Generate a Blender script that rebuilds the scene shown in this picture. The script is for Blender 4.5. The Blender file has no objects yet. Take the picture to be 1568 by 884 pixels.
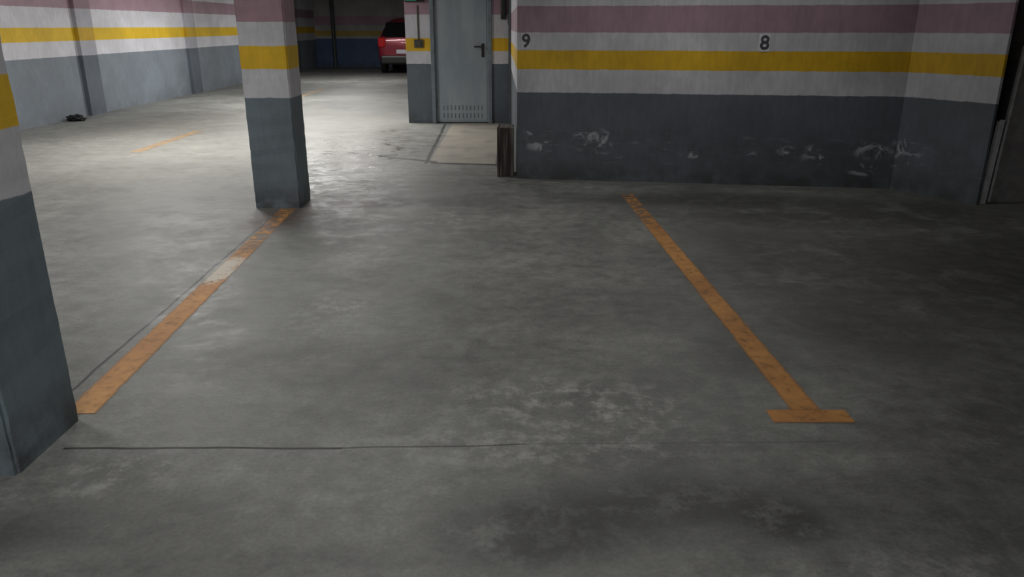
import bpy, bmesh, math, random
from mathutils import Vector, Matrix
random.seed(3)
sc = bpy.context.scene
sc.view_settings.view_transform = 'Standard'
sc.view_settings.look = 'None'

def srgb(r, g, b):
    def f(c):
        c /= 255.0
        return c/12.92 if c <= 0.04045 else ((c+0.055)/1.055)**2.4
    return (f(r), f(g), f(b), 1.0)

# ---------------------------------------------------------------- node helper
class NT:
    def __init__(s, name):
        s.mat = bpy.data.materials.new(name); s.mat.use_nodes = True
        s.t = s.mat.node_tree
        s.b = s.t.nodes['Principled BSDF']
        s.out = s.t.nodes['Material Output']
        s.pos = s.t.nodes.new('ShaderNodeNewGeometry').outputs['Position']
    def n(s, k): return s.t.nodes.new(k)
    def put(s, sock, v):
        if v is None: return
        if isinstance(v, bpy.types.NodeSocket): s.t.links.new(v, sock)
        else: sock.default_value = v
    def m(s, op, a, b=None, c=None, clamp=False):
        x = s.n('ShaderNodeMath'); x.operation = op; x.use_clamp = clamp
        s.put(x.inputs[0], a); s.put(x.inputs[1], b); s.put(x.inputs[2], c)
        return x.outputs[0]
    def v(s, op, a, b=None, scale=None):
        x = s.n('ShaderNodeVectorMath'); x.operation = op
        s.put(x.inputs[0], a); s.put(x.inputs[1], b)
        if scale is not None: s.put(x.inputs['Scale'], scale)
        return x.outputs['Value'] if op in ('LENGTH', 'DOT_PRODUCT', 'DISTANCE') else x.outputs[0]
    def noise(s, scale=5, detail=5, rough=.6, vec=None, dist=0.0, stretch=None):
        vec = vec or s.pos
        if stretch: vec = s.v('MULTIPLY', vec, stretch)
        x = s.n('ShaderNodeTexNoise')
        s.put(x.inputs['Vector'], vec)
        x.inputs['Scale'].default_value = scale; x.inputs['Detail'].default_value = detail
        x.inputs['Roughness'].default_value = rough; x.inputs['Distortion'].default_value = dist
        return x.outputs['Fac']
    def rng(s, x, a, b, c=0.0, d=1.0, smooth=True):
        q = s.n('ShaderNodeMapRange'); q.interpolation_type = 'SMOOTHSTEP' if smooth else 'LINEAR'
        s.put(q.inputs[0], x)
        for i, w in enumerate((a, b, c, d)): s.put(q.inputs[i+1], w)
        return q.outputs[0]
    def mix(s, f, a, b, mode='MIX'):
        q = s.n('ShaderNodeMix'); q.data_type = 'RGBA'; q.blend_type = mode
        s.put(q.inputs[0], f); s.put(q.inputs[6], a); s.put(q.inputs[7], b)
        return q.outputs[2]
    def xyz(s):
        q = s.n('ShaderNodeSeparateXYZ'); s.put(q.inputs[0], s.pos)
        return q.outputs
    def ell(s, c, r, a=1.0, b=0.2):
        d = s.v('LENGTH', s.v('MULTIPLY', s.v('SUBTRACT', s.pos, Vector(c)), Vector([1.0/k for k in r])))
        return s.rng(d, a, b)
    def seg(s, p0, p1, w, wob=None):
        p0 = Vector((p0[0], p0[1], 0)); d = Vector((p1[0], p1[1], 0)) - p0
        p = wob if wob is not None else s.pos
        q = s.v('SUBTRACT', p, p0)
        t = s.m('DIVIDE', s.v('DOT_PRODUCT', q, d), d.length_squared, clamp=True)
        e = s.v('LENGTH', s.v('SUBTRACT', q, s.v('SCALE', d, scale=t)))
        return s.rng(e, w, w*.4)
    def bump(s, h, strength=.3, dist=.01):
        q = s.n('ShaderNodeBump'); q.inputs['Strength'].default_value = strength
        q.inputs['Distance'].default_value = dist; s.put(q.inputs['Height'], h)
        s.put(s.b.inputs['Normal'], q.outputs[0])
    def fin(s, col=None, rough=None, metal=None, spec=None):
        s.put(s.b.inputs['Base Color'], col); s.put(s.b.inputs['Roughness'], rough)
        s.put(s.b.inputs['Metallic'], metal); s.put(s.b.inputs['Specular IOR Level'], spec)
        return s.mat

def simple(name, col, rough=.5, metal=0, var=.15, scale=12):
    t = NT(name); n = t.noise(scale, 4)
    f = t.rng(n, .3, .7)
    dark = tuple(c*(1-var) for c in col[:3])+(1,); lite = tuple(min(1, c*(1+var)) for c in col[:3])+(1,)
    return t.fin(t.mix(f, dark, lite), rough, metal)

def scalecol(t, col, fac):
    q = t.n('ShaderNodeCombineXYZ')
    for i in range(3): t.put(q.inputs[i], fac)
    return t.mix(1.0, col, q.outputs[0], 'MULTIPLY')

# ---------------------------------------------------------------- painted bands
def band_mat(name, stops, grey, scuffs=(), wear=.12, pink=(164,136,150), yellow=(218,174,28), white=(200,200,206), rough=.6, grime=(58,56,54), ga=.7):
    """stops = heights: grey top, yellow bottom, yellow top, pink bottom, pink top"""
    t = NT(name); x, y, z = t.xyz()
    zz = t.m('ADD', z, t.m('MULTIPLY', t.m('SUBTRACT', t.noise(9, 3), .5), .018))
    W = srgb(*white); Y = srgb(*yellow); P = srgb(*pink); G = srgb(*grey)
    def step(h): return t.rng(zz, h-.003, h+.003, smooth=False)
    c = t.mix(step(stops[0]), G, W)
    c = t.mix(step(stops[1]), c, Y)
    c = t.mix(step(stops[2]), c, W)
    c = t.mix(step(stops[3]), c, P)
    c = t.mix(step(stops[4]), c, W)
    big = t.rng(t.noise(1.6, 6, .6), .3, .75, 1-wear*1.5, 1+wear*.5)
    fine = t.rng(t.noise(25, 4, .6, stretch=(1, 1, .25)), .3, .7, 1-wear*.6, 1+wear*.4)
    c = scalecol(t, c, t.m('MULTIPLY', big, fine))
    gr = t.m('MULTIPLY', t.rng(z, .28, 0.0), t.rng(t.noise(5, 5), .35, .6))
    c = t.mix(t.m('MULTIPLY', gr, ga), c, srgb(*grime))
    if scuffs:
        rub = t.m('MULTIPLY', t.m('MULTIPLY', t.rng(z, .08, .3), t.rng(z, .62, .42)), t.rng(t.noise(3.2, 6, .7, stretch=(1, 1, 2.2)), .42, .62))
        c = t.mix(t.m('MULTIPLY', rub, .3), c, srgb(60, 60, 62))
        n = t.noise(5.5, 5, .6, stretch=(1, 1, 1.25), dist=1.4)
        th = t.rng(n, .52, .64)
        tot = None
        for (cx, cy, cz, rx, rz) in scuffs:
            e = t.ell((cx, cy, cz), (rx, .6, rz), 1.0, .3)
            tot = e if tot is None else t.m('MAXIMUM', tot, e)
        n2 = t.rng(t.noise(8, 6, .7, stretch=(.6, .6, 3)), .58, .70)
        haze = t.m('MULTIPLY', t.m('MULTIPLY', n2, t.rng(z, .12, .25)), t.m('MULTIPLY', t.rng(z, .58, .42), .2))
        c = t.mix(t.m('MAXIMUM', haze, t.m('MULTIPLY', t.m('MULTIPLY', th, tot), .68)), c, srgb(196, 197, 202))
    t.bump(t.noise(60, 3), .25, .004)
    return t.fin(c, rough)

scf = [(.15,7.68,.43,.20,.07),(.32,7.66,.33,.24,.07),(.72,7.6,.44,.18,.12),(.88,7.58,.37,.12,.17),(1.72,7.45,.28,.16,.07),(2.2,7.4,.29,.18,.06),
       (2.62,7.33,.33,.14,.06),(2.85,7.3,.3,.15,.12),(3.35,7.22,.35,.22,.10),(3.6,7.12,.35,.12,.22),(3.3,7.22,.17,.18,.08)]
M_right = band_mat('paint_right', (.845,1.06,1.235,1.395,1.63), (94,101,109), scf, .15)
M_door = band_mat('paint_door_wall', (.90,1.09,1.28,1.62,1.95), (92,102,112))
M_left = band_mat('paint_left', (.985,1.225,1.43,1.73,2.0), (130,139,148), pink=(174,146,158), white=(218,218,224), yellow=(230,190,40), grime=(104,108,112), ga=.5)
M_pil = band_mat('paint_pilaster', (.985,1.225,1.43,1.73,2.0), (98,106,116), pink=(148,122,132), white=(176,176,184), yellow=(200,162,36), grime=(72,74,78), ga=.5)
M_back = band_mat('paint_back', (1.02,1.12,1.3,1.5,1.8), (70,92,128), white=(165,165,165), yellow=(175,150,70))
M_col = band_mat('paint_column', (.905,1.128,1.303,1.484,1.85), (114,127,135), pink=(172,140,152), yellow=(232,188,36), white=(208,208,214))

# ---------------------------------------------------------------- floor
def floor_mat():
    t = NT('polished_concrete'); x, y, z = t.xyz()
    n1 = t.noise(.8, 6, .6, dist=.2)
    n2 = t.noise(2.6, 8, .72, dist=.3)
    n3 = t.noise(9, 7, .76)
    n4 = t.noise(60, 3, .7)
    n5 = t.noise(6, 7, .75, stretch=(.8, 1.3, 1), dist=.8)
    c = t.mix(t.rng(n1, .34, .66), srgb(112, 113, 110), srgb(132, 133, 129))
    f = t.m('MULTIPLY', t.rng(n2, .32, .68, .86, 1.10), t.rng(n3, .32, .68, .80, 1.17))
    f = t.m('MULTIPLY', f, t.rng(n4, .3, .7, .88, 1.10))
    f = t.m('MULTIPLY', f, t.rng(n5, .34, .66, .88, 1.10))
    c = scalecol(t, c, f)
    rough_edge = t.rng(n3, .38, .54)
    mid_edge = t.rng(n2, .34, .54, .15, 1.0)
    stains_and_shade = [((.12,2.0),(.42,.26),.5,0),((.05,1.98),(.45,.3),.6,1),((.55,2.12),(.5,.22),.6,1),((.86,2.02),(.22,.18),.72,1),((.4,2.1),(1.1,.45),.38,0),
              ((2.0,4.4),(1.3,2.2),.6,0),((1.75,3.6),(.5,.6),.4,1),((2.6,6.2),(2.1,.8),.66,0),((1.5,6.75),(1.5,.55),.6,0),((1.9,6.7),(1.6,.35),.5,1),  # oil in the right bay; damp plus painted shade along the wall foot
              ((-.9,6.6),(1.2,.3),.45,0),((-1.75,1.95),(.6,.25),.5,0),((3.4,4.6),(1.4,2.6),.66,0),((1.05,3.3),(.3,.35),.4,1),  # includes column-base shadows and right-side light falloff painted as dark patches
              ((2.0,2.6),(.9,.6),.5,0),((1.7,2.0),(1.0,.5),.4,0),((-.6,3.2),(1.2,.4),.28,0),((.3,3.9),(1.0,.6),.24,0),((-1.2,2.0),(.5,.2),.35,1),((-.6,1.7),(1.2,.35),.4,0),  # includes the soft shadow band across the bay, painted dark
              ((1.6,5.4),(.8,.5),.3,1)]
    for (cx, cy), (rx, ry), a, k in stains_and_shade:  # real stains and painted-in shade share this dark grey mix
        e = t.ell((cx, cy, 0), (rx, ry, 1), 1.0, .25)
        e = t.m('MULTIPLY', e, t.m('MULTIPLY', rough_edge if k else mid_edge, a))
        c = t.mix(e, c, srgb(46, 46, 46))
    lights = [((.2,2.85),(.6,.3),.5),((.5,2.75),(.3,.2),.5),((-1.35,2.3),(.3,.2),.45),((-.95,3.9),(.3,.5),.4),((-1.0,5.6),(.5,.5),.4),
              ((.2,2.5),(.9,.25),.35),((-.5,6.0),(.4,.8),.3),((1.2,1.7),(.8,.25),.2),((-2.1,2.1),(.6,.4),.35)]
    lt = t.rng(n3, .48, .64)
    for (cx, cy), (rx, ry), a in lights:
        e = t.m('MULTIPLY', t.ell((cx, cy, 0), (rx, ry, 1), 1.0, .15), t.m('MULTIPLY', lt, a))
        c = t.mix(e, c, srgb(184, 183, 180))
    e = t.m('MULTIPLY', t.ell((-1.85, 6.0, 0), (.34, .8, 1), 1., .2), t.m('MULTIPLY', rough_edge, .65))
    c = t.mix(e, c, srgb(88, 60, 48))
    e = t.m('MULTIPLY', t.ell((-1.35, 6.5, 0), (.5, .16, 1), 1., .2), t.m('MULTIPLY', mid_edge, .55))
    c = t.mix(e, c, srgb(74, 58, 50))
    def box(x0, x1, y0, y1, s=.03):
        a = t.m('MULTIPLY', t.rng(x, x0, x0+s), t.rng(x, x1, x1-s))
        b = t.m('MULTIPLY', t.rng(y, y0, y0+s), t.rng(y, y1, y1-s))
        return t.m('MULTIPLY', a, b)
    wear_pale = t.rng(n2, .3, .6, .55, .9)
    c = t.mix(t.m('MULTIPLY', t.ell((-3.6, 10.5, 0), (3.6, 5.5, 1), 1., .3), .4), c, srgb(176, 172, 164))  # smooth pale pool: brightness of the lit left aisle painted into the colour
    c = t.mix(t.m('MULTIPLY', box(-.95, -.17, 8.55, 12.4), wear_pale), c, srgb(170, 162, 149))
    nz = t.n('ShaderNodeTexNoise'); nz.inputs['Scale'].default_value = 2.5; t.put(nz.inputs['Vector'], t.pos)
    wob = t.v('ADD', t.v('SCALE', t.v('SUBTRACT', nz.outputs['Color'], Vector((.5, .5, .5))), scale=.03), t.v('MULTIPLY', t.pos, Vector((1, 1, 0))))
    wob = t.v('MULTIPLY', wob, Vector((1, 1, 0)))
    segs = [((-1.62,2.455),(-.62,2.46),.010,.9),((-.62,2.46),(.05,2.485),.007,.7),((.05,2.485),(1.2,2.51),.006,.3),
            ((-1.85,2.9),(-1.93,6.0),.011,.85),((-1.95,9.35),(-.88,8.7),.06,.9),((-.88,8.62),(-.16,8.5),.07,.85),
            ((-.96,8.6),(-1.04,12.2),.03,.8),((-.9,7.9),(-.17,7.85),.03,.35),((-.15,8.4),(-.17,12.2),.035,.6)]
    js = None
    for p0, p1, w, a in segs:
        e = t.m('MULTIPLY', t.seg(p0, p1, w, wob), a)
        js = e if js is None else t.m('MAXIMUM', js, e)
    c = t.mix(js, c, srgb(36, 35, 34))
    r = t.rng(n2, .3, .7, .46, .62)
    r = t.m('ADD', r, t.rng(n3, .3, .7, -.06, .08))
    pol = t.m('MULTIPLY', t.ell((-1.9, 9.6, 0), (1.3, 4.2, 1), 1., .2), t.rng(n5, .42, .60))
    r = t.m('SUBTRACT', r, t.m('MULTIPLY', pol, .34))
    t.bump(t.noise(14, 4, .7), .12, .006)
    return t.fin(c, r, spec=.45)
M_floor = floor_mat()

def paint_line(name, col, wear=.5, fades=(), white=None, top=.93):
    t = NT(name); x, y, z = t.xyz()
    n = t.noise(14, 7, .7); n2 = t.noise(3, 4)
    c = t.mix(t.rng(n2, .35, .65), srgb(*col), srgb(col[0]-20, col[1]-18, col[2]-8))
    c = scalecol(t, c, t.rng(n, .3, .7, .82, 1.12))
    keep = t.rng(n, .32, .48, 1-wear, top)
    at = t.n('ShaderNodeAttribute'); at.attribute_name = 'edge'
    ed = t.m('ADD', at.outputs['Fac'], t.m('MULTIPLY', t.m('SUBTRACT', n, .5), .6))
    keep = t.m('MULTIPLY', keep, t.rng(ed, 1.0, .70))
    for (cx, cy), (rx, ry), a in fades:
        e = t.m('MULTIPLY', t.ell((cx, cy, 0), (rx, ry, 1), 1., .3), a)
        keep = t.m('MULTIPLY', keep, t.m('SUBTRACT', 1.0, t.m('MULTIPLY', e, t.rng(n, .62, .42)), clamp=True))
    if white:
        (cx, cy), (rx, ry) = white
        e = t.m('MULTIPLY', t.ell((cx, cy, 0), (rx, ry, 1), 1., .6), t.rng(n, .34, .50, .3, .95))
        c = t.mix(e, c, srgb(212, 204, 190))
    t.put(t.b.inputs['Base Color'], c); t.b.inputs['Roughness'].default_value = .65
    tr = t.n('ShaderNodeBsdfTransparent'); ms = t.n('ShaderNodeMixShader')
    t.put(ms.inputs[0], keep); t.t.links.new(tr.outputs[0], ms.inputs[1]); t.t.links.new(t.b.outputs[0], ms.inputs[2])
    t.t.links.new(ms.outputs[0], t.out.inputs['Surface'])
    return t.mat

# ---------------------------------------------------------------- geometry helpers
def link(o): sc.collection.objects.link(o); return o
def from_bm(name, bm, mats, bevel=0, smooth=False, parent=None):
    me = bpy.data.meshes.new(name)
    bmesh.ops.recalc_face_normals(bm, faces=bm.faces)
    bm.to_mesh(me); bm.free()
    for m_ in (mats if isinstance(mats, (list, tuple)) else [mats]): me.materials.append(m_)
    if smooth:
        for p in me.polygons: p.use_smooth = True
    o = link(bpy.data.objects.new(name, me))
    if bevel:
        b = o.modifiers.new('bevel', 'BEVEL'); b.width = bevel; b.segments = 2; b.limit_method = 'ANGLE'
    if parent: o.parent = parent
    return o
def add_box(bm, x0, x1, y0, y1, z0, z1, mi=0, mat=None):
    r = bmesh.ops.create_cube(bm, size=1)
    for v in r['verts']:
        v.co = Vector((x0+(v.co.x+.5)*(x1-x0), y0+(v.co.y+.5)*(y1-y0), z0+(v.co.z+.5)*(z1-z0)))
        if mat: v.co = mat @ v.co
    for f in {f for v in r['verts'] for f in v.link_faces}: f.material_index = mi
    return r['verts']
def add_prism(bm, pts, z0, z1, mi=0):
    lo = [bm.verts.new((p[0], p[1], z0)) for p in pts]; hi = [bm.verts.new((p[0], p[1], z1)) for p in pts]
    fs = [bm.faces.new(lo[::-1]), bm.faces.new(hi)]
    n = len(pts)
    for i in range(n): fs.append(bm.faces.new((lo[i], lo[(i+1) % n], hi[(i+1) % n], hi[i])))
    for f in fs: f.material_index = mi
def prism(name, pts, z0, z1, mat, bevel=0):
    bm = bmesh.new(); add_prism(bm, pts, z0, z1); return from_bm(name, bm, mat, bevel)
def add_cyl(bm, c, r, depth, axis='Z', mi=0, seg=24, r2=None):
    rot = {'Z': Matrix(), 'X': Matrix.Rotation(math.pi/2, 4, 'Y'), 'Y': Matrix.Rotation(math.pi/2, 4, 'X')}[axis]
    q = bmesh.ops.create_cone(bm, cap_ends=True, segments=seg, radius1=r, radius2=r if r2 is None else r2, depth=depth,
                              matrix=Matrix.Translation(c) @ rot)
    for f in {f for v in q['verts'] for f in v.link_faces}: f.material_index = mi
def empty(name, loc=(0, 0, 0)):
    e = link(bpy.data.objects.new(name, None)); e.location = loc; e.empty_display_size = .2; return e

CH = 2.7
# ---------------------------------------------------------------- shell
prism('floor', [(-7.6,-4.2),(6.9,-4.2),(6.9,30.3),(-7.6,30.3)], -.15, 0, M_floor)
M_ceil = simple('ceiling_plaster', srgb(150, 148, 145), .8, var=.08, scale=3)
prism('ceiling', [(-7.6,-4.2),(6.9,-4.2),(6.9,30.3),(-7.6,30.3)], CH, CH+.15, M_ceil)
bm = bmesh.new()
add_box(bm, -7.5, -7.25, -4, 30.2, 0, CH)
for yy in (4.5, 9.0, 13.45, 17.95, 22.4, 26.9):
    add_box(bm, -7.3, -7.18, yy, yy+.5, 0, CH, 1)
from_bm('wall_left', bm, [M_left, M_pil])
prism('wall_back', [(-7.5,29.9),(-1.5,29.9),(-1.5,30.2),(-7.5,30.2)], 0, CH, M_back)
prism('wall_right', [(.05,7.70),(3.56,7.18),(3.98,6.49),(4.00,6.49),(4.06,7.35),(6.6,7.35),(6.6,12.6),(-.02,12.6)], 0, CH, M_right)
prism('wall_side', [(6.6,-4),(6.8,-4),(6.8,7.35),(6.6,7.35)], 0, CH, M_right)
prism('wall_front', [(-7.5,-4.1),(6.8,-4.1),(6.8,-3.9),(-7.5,-3.9)], 0, CH, M_left)
bm = bmesh.new()
add_box(bm, -1.63, -1.25, 12.4, 12.75, 0, CH)
add_box(bm, -.31, -.02, 12.4, 12.75, 0, CH)
add_box(bm, -1.25, -.31, 12.4, 12.75, 2.16, CH)
from_bm('wall_door', bm, M_door)
prism('wall_corridor', [(-1.63,12.75),(-1.40,12.75),(-1.40,29.9),(-1.63,29.9)], 0, CH, M_door)

# ---------------------------------------------------------------- door
M_leaf = NT('galvanised_door'); tt = M_leaf
cc = tt.mix(tt.rng(tt.noise(3, 5, stretch=(1,1,.3)), .3, .7), srgb(136,148,156), srgb(158,168,174))
M_leaf = tt.fin(cc, .42, .15)
M_frame = simple('door_frame_paint', srgb(112, 122, 130), .45)
M_black = simple('black_plastic', srgb(22, 22, 24), .35)
M_slot = simple('vent_slot_dark', srgb(100, 110, 116), .6)
d = empty('door_1', (-.78, 12.42, 0))
def rel(o, p): o.parent = p; o.matrix_parent_inverse = Matrix.Translation(-Vector(p.location)); return o
bm = bmesh.new(); add_box(bm, -1.19, -.37, 12.43, 12.48, .01, 2.1)
add_box(bm, -1.17, -.39, 12.424, 12.43, .03, 2.08)
rel(from_bm('leaf', bm, M_leaf, .004), d)
bm = bmesh.new()
add_box(bm, -1.25, -1.19, 12.37, 12.50, 0, 2.16); add_box(bm, -.37, -.31, 12.37, 12.50, 0, 2.16); add_box(bm, -1.25, -.31, 12.37, 12.50, 2.1, 2.16)
rel(from_bm('frame', bm, M_frame, .006), d)
bm = bmesh.new()
for i in range(11):
    xx = -1.08+i*.06
    add_box(bm, xx, xx+.012, 12.419, 12.426, .08, .15)
    add_box(bm, xx, xx+.012, 12.419, 12.426, .20, .27)
rel(from_bm('vent_slots', bm, M_slot), d)
bm = bmesh.new()
add_box(bm, -.47, -.43, 12.405, 12.424, 1.0, 1.2)
add_cyl(bm, (-.45, 12.385, 1.155), .012, .06, 'Y')
add_box(bm, -.58, -.44, 12.35, 12.37, 1.143, 1.167)
rel(from_bm('handle', bm, M_black, .003), d)
bm = bmesh.new()
for zz in (.3, 1.8): add_cyl(bm, (-1.185, 12.42, zz), .012, .12)
rel(from_bm('hinges', bm, M_frame), d)

M_stripe = NT('scraped_kerb'); tt = M_stripe
nn = tt.noise(22, 4, .6, stretch=(1, 1, .06))
cc = tt.mix(tt.rng(nn, .42, .62), srgb(62, 56, 51), srgb(132, 126, 118))
M_stripe = tt.fin(cc, .8)
bm = bmesh.new(); add_prism(bm, [(-.135,7.80),(.02,7.80),(.02,8.1),(-.135,8.1)], 0, .49)
add_box(bm, -.15, -.13, 7.78, 8.1, 0, .5)
from_bm('kerb_post', bm, M_stripe, .008)

M_grn = NT('green_sign'); M_grn.b.inputs['Emission Color'].default_value = srgb(60, 190, 150); M_grn.b.inputs['Emission Strength'].default_value = .35
M_grn = M_grn.fin(srgb(40, 140, 110), .4)
e = empty('emergency_light', (-1.46, 12.37, 1.84))
bm = bmesh.new(); add_box(bm, -1.62, -1.32, 12.33, 12.4, 1.80, 1.93); rel(from_bm('housing', bm, M_black, .01), e)
bm = bmesh.new(); add_box(bm, -1.60, -1.44, 12.32, 12.332, 1.82, 1.86); rel(from_bm('lens', bm, M_grn), e)
bm = bmesh.new()
add_box(bm, -.17, -.09, 12.33, 12.4, 1.55, 1.95)
add_box(bm, -.16, -.10, 12.30, 12.33, 1.60, 1.9)
add_cyl(bm, (-.13, 12.385, 2.3), .012, .7)
from_bm('wall_intercom', bm, M_black, .008)
bm = bmesh.new()
add_box(bm, -1.50, -1.36, 12.375, 12.4, 1.14, 1.26); add_box(bm, -1.47, -1.39, 12.365, 12.376, 1.165, 1.235); add_cyl(bm, (-1.43,12.388,1.50), .01, .5)
from_bm('light_switch', bm, simple('switch_plastic', srgb(70, 68, 60), .5), .004)
M_pipe = simple('pipe_grey', srgb(70, 74, 78), .5)
bm = bmesh.new(); add_cyl(bm, (-.02, 12.33, 1.35), .035, 2.7)
for zz in (.5, 1.5, 2.4): add_cyl(bm, (-.02, 12.33, zz), .045, .04)
from_bm('drain_pipe', bm, M_pipe)
bm = bmesh.new(); add_cyl(bm, (-6.55, 29.8, 1.35), .07, 2.7)
for zz in (.5, 1.5, 2.4): add_cyl(bm, (-6.55, 29.8, zz), .085, .05)
from_bm('drain_pipe', bm, M_pipe)

# ---------------------------------------------------------------- columns
def column(y0, xr, xl, dep):
    bm = bmesh.new()
    k = -.01
    pts = [(xl, y0), (xr, y0), (xr+k*dep, y0+dep), (xl+k*dep, y0+dep)]
    add_prism(bm, pts, 0, CH)
    bmesh.ops.subdivide_edges(bm, edges=[e for e in bm.edges if abs(e.verts[0].co.z-e.verts[1].co.z) > 1], cuts=50)
    es = [e for e in bm.edges if abs(e.verts[0].co.z-e.verts[1].co.z) > .01]
    bmesh.ops.bevel(bm, geom=es, offset=.012, segments=2, affect='EDGES')
    for v in bm.verts:
        v.co.x += random.uniform(-.0022, .0022); v.co.y += random.uniform(-.0022, .0022)
    return from_bm('concrete_column', bm, M_col)
column(2.28, -1.68, -2.06, .40)
column(6.36, -1.775, -2.155, .35)

# ---------------------------------------------------------------- floor markings
def strip(name, pts, mat):
    bm = bmesh.new(); lay = bm.verts.layers.float.new('edge')
    for k, (a, b, ww) in enumerate(pts):
        a = Vector((*a, 0)); b = Vector((*b, 0)); dd = (b-a).normalized(); nrm = Vector((-dd.y, dd.x, 0))*ww*.60
        up = Vector((0, 0, .002+.0006*k))
        rows = []
        for p in (a, b):
            r = []
            for s in (-1, 0, 1):
                v = bm.verts.new(p+nrm*s+up); v[lay] = abs(s); r.append(v)
            rows.append(r)
        for i in (0, 1): bm.faces.new((rows[0][i], rows[0][i+1], rows[1][i+1], rows[1][i]))
    return from_bm(name, bm, mat)
ML1 = paint_line('worn_paint_left', (206,152,92), .4, [((-1.85,5.75),(.3,1.05),.9)], ((-1.81,4.62),(.12,.34)))
ML2 = paint_line('worn_paint_right', (204,146,80), .45, [((1.06,6.6),(.3,1.2),.9)], top=.88)
ML3 = paint_line('worn_paint_far', (200,168,126), .75, top=.6)
strip('parking_line', [((-1.71,2.72),(-1.875,6.34),.12)], ML1)
strip('parking_line', [((1.17,2.74),(1.045,6.95),.11),((1.01,2.70),(1.325,2.70),.10)], ML2)
strip('parking_line', [((-4.58,9.4),(-4.58,11.4),.14)], ML3)
strip('parking_line', [((-4.6,16.5),(-4.6,19.5),.10)], ML3)

# ---------------------------------------------------------------- bay numbers on the wall
M_dig = simple('stencil_black', srgb(66, 66, 72), .6)
M_plate = simple('plate_white', srgb(205, 205, 210), .5, var=.05)
ang = math.atan2(7.18-7.70, 3.51)
def bay(digit, X, z):
    Y = 7.70 + (X-.05)*(7.18-7.70)/3.51
    e = empty('bay_number_sign', (X, Y, z)); e.rotation_euler = (0, 0, ang)
    bm = bmesh.new(); add_box(bm, -.05, .05, -.006, 0.002, -.075, .075); p = from_bm('plate', bm, M_plate, .002); p.parent = e
    cu = bpy.data.curves.new('digit', 'FONT'); cu.body = digit; cu.size = .17; cu.extrude = .002; cu.offset = .003
    cu.align_x = 'CENTER'; cu.align_y = 'CENTER'
    o = link(bpy.data.objects.new('digit_tmp', cu))
    dg = bpy.context.evaluated_depsgraph_get(); me = bpy.data.meshes.new_from_object(o.evaluated_get(dg))
    bpy.data.objects.remove(o)
    me.materials.clear(); me.materials.append(M_dig)
    q = link(bpy.data.objects.new('digit', me)); q.parent = e; q.location = (0, -.009, 0); q.rotation_euler = (math.pi/2, 0, 0)
bay('9', .135, 1.315); bay('8', 2.30, 1.305)

# ---------------------------------------------------------------- leaning boards, far right
M_bw = simple('board_white', srgb(225, 225, 228), .5)
M_bd = simple('board_grey', srgb(150, 148, 150), .6)
M_bk = simple('board_dark', srgb(98, 92, 92), .6)
def board(name, x, y, w, h, th, leanx, mat, rz, edge=None, ew=.012):
    e = empty(name, (x, y, 0)); e.rotation_euler = (0, leanx, rz)
    bm = bmesh.new(); add_box(bm, 0, w, 0, th, 0, h); q = from_bm('panel', bm, mat, .003); q.parent = e
    if edge:
        bm = bmesh.new(); add_box(bm, -ew, 0.0, -.004, th+.004, 0, h); add_box(bm, 0, w, -.004, th+.004, h, h+.012)
        q = from_bm('edging', bm, edge); q.parent = e
board('leaning_board', 4.05, 6.52, .03, .70, .025, .04, M_bw, .1, M_bw, .022)
board('leaning_board', 4.16, 6.60, .75, 1.30, .022, .04, M_bd, .0, M_bw, .022)
board('leaning_board', 4.085, 6.85, .9, 2.0, .03, .015, M_bk, .0)

# ---------------------------------------------------------------- dark rubbish by the left wall
bm = bmesh.new()
bmesh.ops.create_icosphere(bm, subdivisions=3, radius=1)
for v in bm.verts:
    n = v.co.copy()
    k = 1+.22*math.sin(n.x*7+n.y*3)*math.cos(n.z*6)+.1*math.sin(n.y*13)
    v.co = Vector((n.x*.15*k, n.y*.10*k, max(0, .04+n.z*.06*k)))
o = from_bm('rubbish_bag', bm, simple('black_bag', srgb(14, 14, 16), .5), smooth=True); o.location = (-7.06, 12.7, 0)

# ---------------------------------------------------------------- red car (rear towards camera)
M_red = NT('car_paint'); M_red.b.inputs['Coat Weight'].default_value = .7; M_red = M_red.fin(srgb(132, 18, 42), .3, .2)
M_glass = simple('car_glass', srgb(14, 16, 20), .08)
M_tyre = simple('tyre', srgb(18, 18, 18), .8); M_rim = simple('rim', srgb(150, 150, 155), .3, .8)
M_tl = NT('tail_lamp'); M_tl = M_tl.fin(srgb(190, 25, 30), .15)
car = empty('car', (-3.42, 25.7, 0)); car.scale = (1, 1, 1.14)
secs = [(0.0,.66,.72,.42,.80,.70,.86),(.06,.80,.84,.28,.88,.70,1.02),(.22,.85,.87,.24,.95,.64,1.30),(.50,.86,.88,.22,.96,.60,1.46),
        (1.2,.86,.88,.22,.95,.60,1.52),(2.0,.86,.88,.22,.93,.60,1.50),(2.6,.86,.88,.22,.91,.62,1.36),(3.15,.86,.87,.22,.90,.70,1.0),
        (3.7,.84,.85,.24,.82,.68,.86),(3.95,.74,.76,.30,.68,.60,.74),(4.05,.60,.64,.38,.58,.5,.62)]
bm = bmesh.new(); rows = []
for (yy, wb, wt, zb, zt, wr, zr) in secs:
    prof = [(-wb*.9, zb), (-wb, zb+.06), (-wt*1.01, (zb+zt)/2), (-wt, zt-.05), (-wt+.03, zt), (-(wr+(wt-wr)*.15), zt+(zr-zt)*.75), (-wr*.9, zr), (0, zr+.025)]
    prof = prof + [(-p[0], p[1]) for p in prof[:-1][::-1]]
    rows.append([bm.verts.new((p[0], yy, p[1])) for p in prof])
np_ = len(rows[0])
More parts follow.
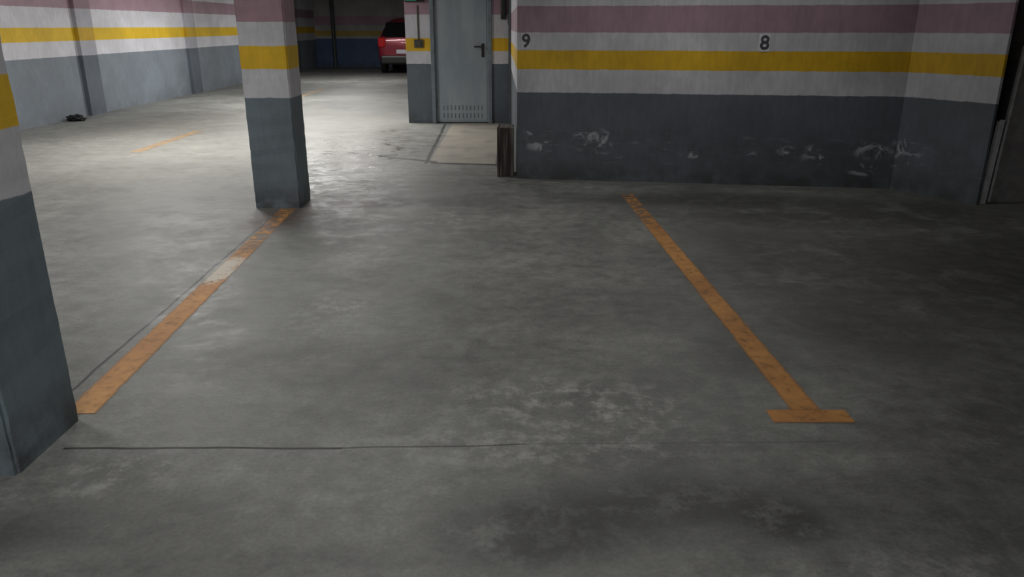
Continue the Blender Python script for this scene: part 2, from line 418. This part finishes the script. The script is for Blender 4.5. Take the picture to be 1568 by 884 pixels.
for i in range(len(rows)-1):
    for j in range(np_-1):
        f = bm.faces.new((rows[i][j], rows[i][j+1], rows[i+1][j+1], rows[i+1][j]))
        if j in (4, np_-6) and 2 <= i <= 6: f.material_index = 1
        if i == 1 and 4 < j < 9: f.material_index = 1
        if i == 6 and 5 <= j <= 8: f.material_index = 1
    f = bm.faces.new((rows[i][0], rows[i+1][0], rows[i+1][-1], rows[i][-1]))
bm.faces.new(rows[0]); bm.faces.new(rows[-1][::-1])
o = from_bm('body', bm, [M_red, M_glass], smooth=True, parent=car)
s = o.modifiers.new('s', 'SUBSURF'); s.levels = s.render_levels = 2
bm = bmesh.new()
add_box(bm, -.64, .64, .145, .20, .98, 1.38)
for v in bm.verts:
    v.co.y += (v.co.z-1.0)*.45 - .12
    if v.co.z > 1.2: v.co.x *= .92
from_bm('rear_window', bm, M_glass, .02, parent=car)
for sx in (-1, 1):
    bm = bmesh.new(); add_box(bm, min(sx*.60, sx*.84), max(sx*.60, sx*.84), -.02, .25, .72, .98); from_bm('tail_lamp', bm, M_tl, .04, parent=car)
    for yy in (.75, 3.25):
        bm = bmesh.new(); add_cyl(bm, (sx*.78, yy, .31), .31, .2, 'X', 0, 32); add_cyl(bm, (sx*.79, yy, .31), .19, .21, 'X', 1, 24)
        from_bm('wheel', bm, [M_tyre, M_rim], .02, parent=car)
    bm = bmesh.new(); add_box(bm, min(sx*.86, sx*1.02), max(sx*.86, sx*1.02), 2.55, 2.68, .95, 1.1); from_bm('wing_mirror', bm, M_red, .04, parent=car)
bm = bmesh.new(); add_box(bm, -.78, .78, -.05, .2, .26, .50); from_bm('bumper', bm, M_black, .05, parent=car)
bm = bmesh.new(); add_box(bm, -.26, .26, -.065, -.04, .55, .66); from_bm('number_plate', bm, M_plate, .005, parent=car)

# ---------------------------------------------------------------- lamps
M_house = simple('lamp_housing', srgb(200, 200, 200), .4)
M_tube = NT('tube_glow'); M_tube.b.inputs['Emission Color'].default_value = (1, .98, .94, 1); M_tube.b.inputs['Emission Strength'].default_value = 3.0
M_tube = M_tube.fin(srgb(240, 240, 240), .3)
def lamp(x, y, W, rot=0, col=(1, .985, .96)):
    e = empty('ceiling_lamp', (x, y, CH)); e.rotation_euler = (0, 0, rot)
    bm = bmesh.new(); add_box(bm, -.62, .62, -.08, .08, -.06, 0); q = from_bm('housing', bm, M_house, .01); q.parent = e
    bm = bmesh.new(); add_cyl(bm, (0, 0, -.08), .018, 1.16, 'X'); q = from_bm('tube', bm, M_tube); q.parent = e
    l = bpy.data.lights.new('tube_light', 'AREA'); l.shape = 'RECTANGLE'; l.size = 1.15; l.size_y = .12; l.energy = W; l.color = col
    lo = link(bpy.data.objects.new('tube_light', l)); lo.parent = e; lo.location = (0, 0, -.11)
lamp(-4.4, 4.4, 62)
lamp(-4.2, 9.6, 115)
lamp(-2.3, 12.6, 70)
lamp(-4.4, 16.0, 150)
lamp(-4.4, 22.0, 80)
lamp(-.9, .1, 62)
lamp(-.7, 4.2, 15)
lamp(1.6, 6.2, 10)

w = bpy.data.worlds.new('World'); sc.world = w; w.use_nodes = True
w.node_tree.nodes['Background'].inputs[0].default_value = (.5, .52, .55, 1)
w.node_tree.nodes['Background'].inputs[1].default_value = .05

cam = bpy.data.cameras.new('camera'); co = link(bpy.data.objects.new('camera', cam)); sc.camera = co
cam.lens = 27.1; cam.sensor_width = 36; cam.clip_end = 100
co.location = (0, 0, 1.45); co.rotation_euler = (math.radians(90-18.8), 0, 0)
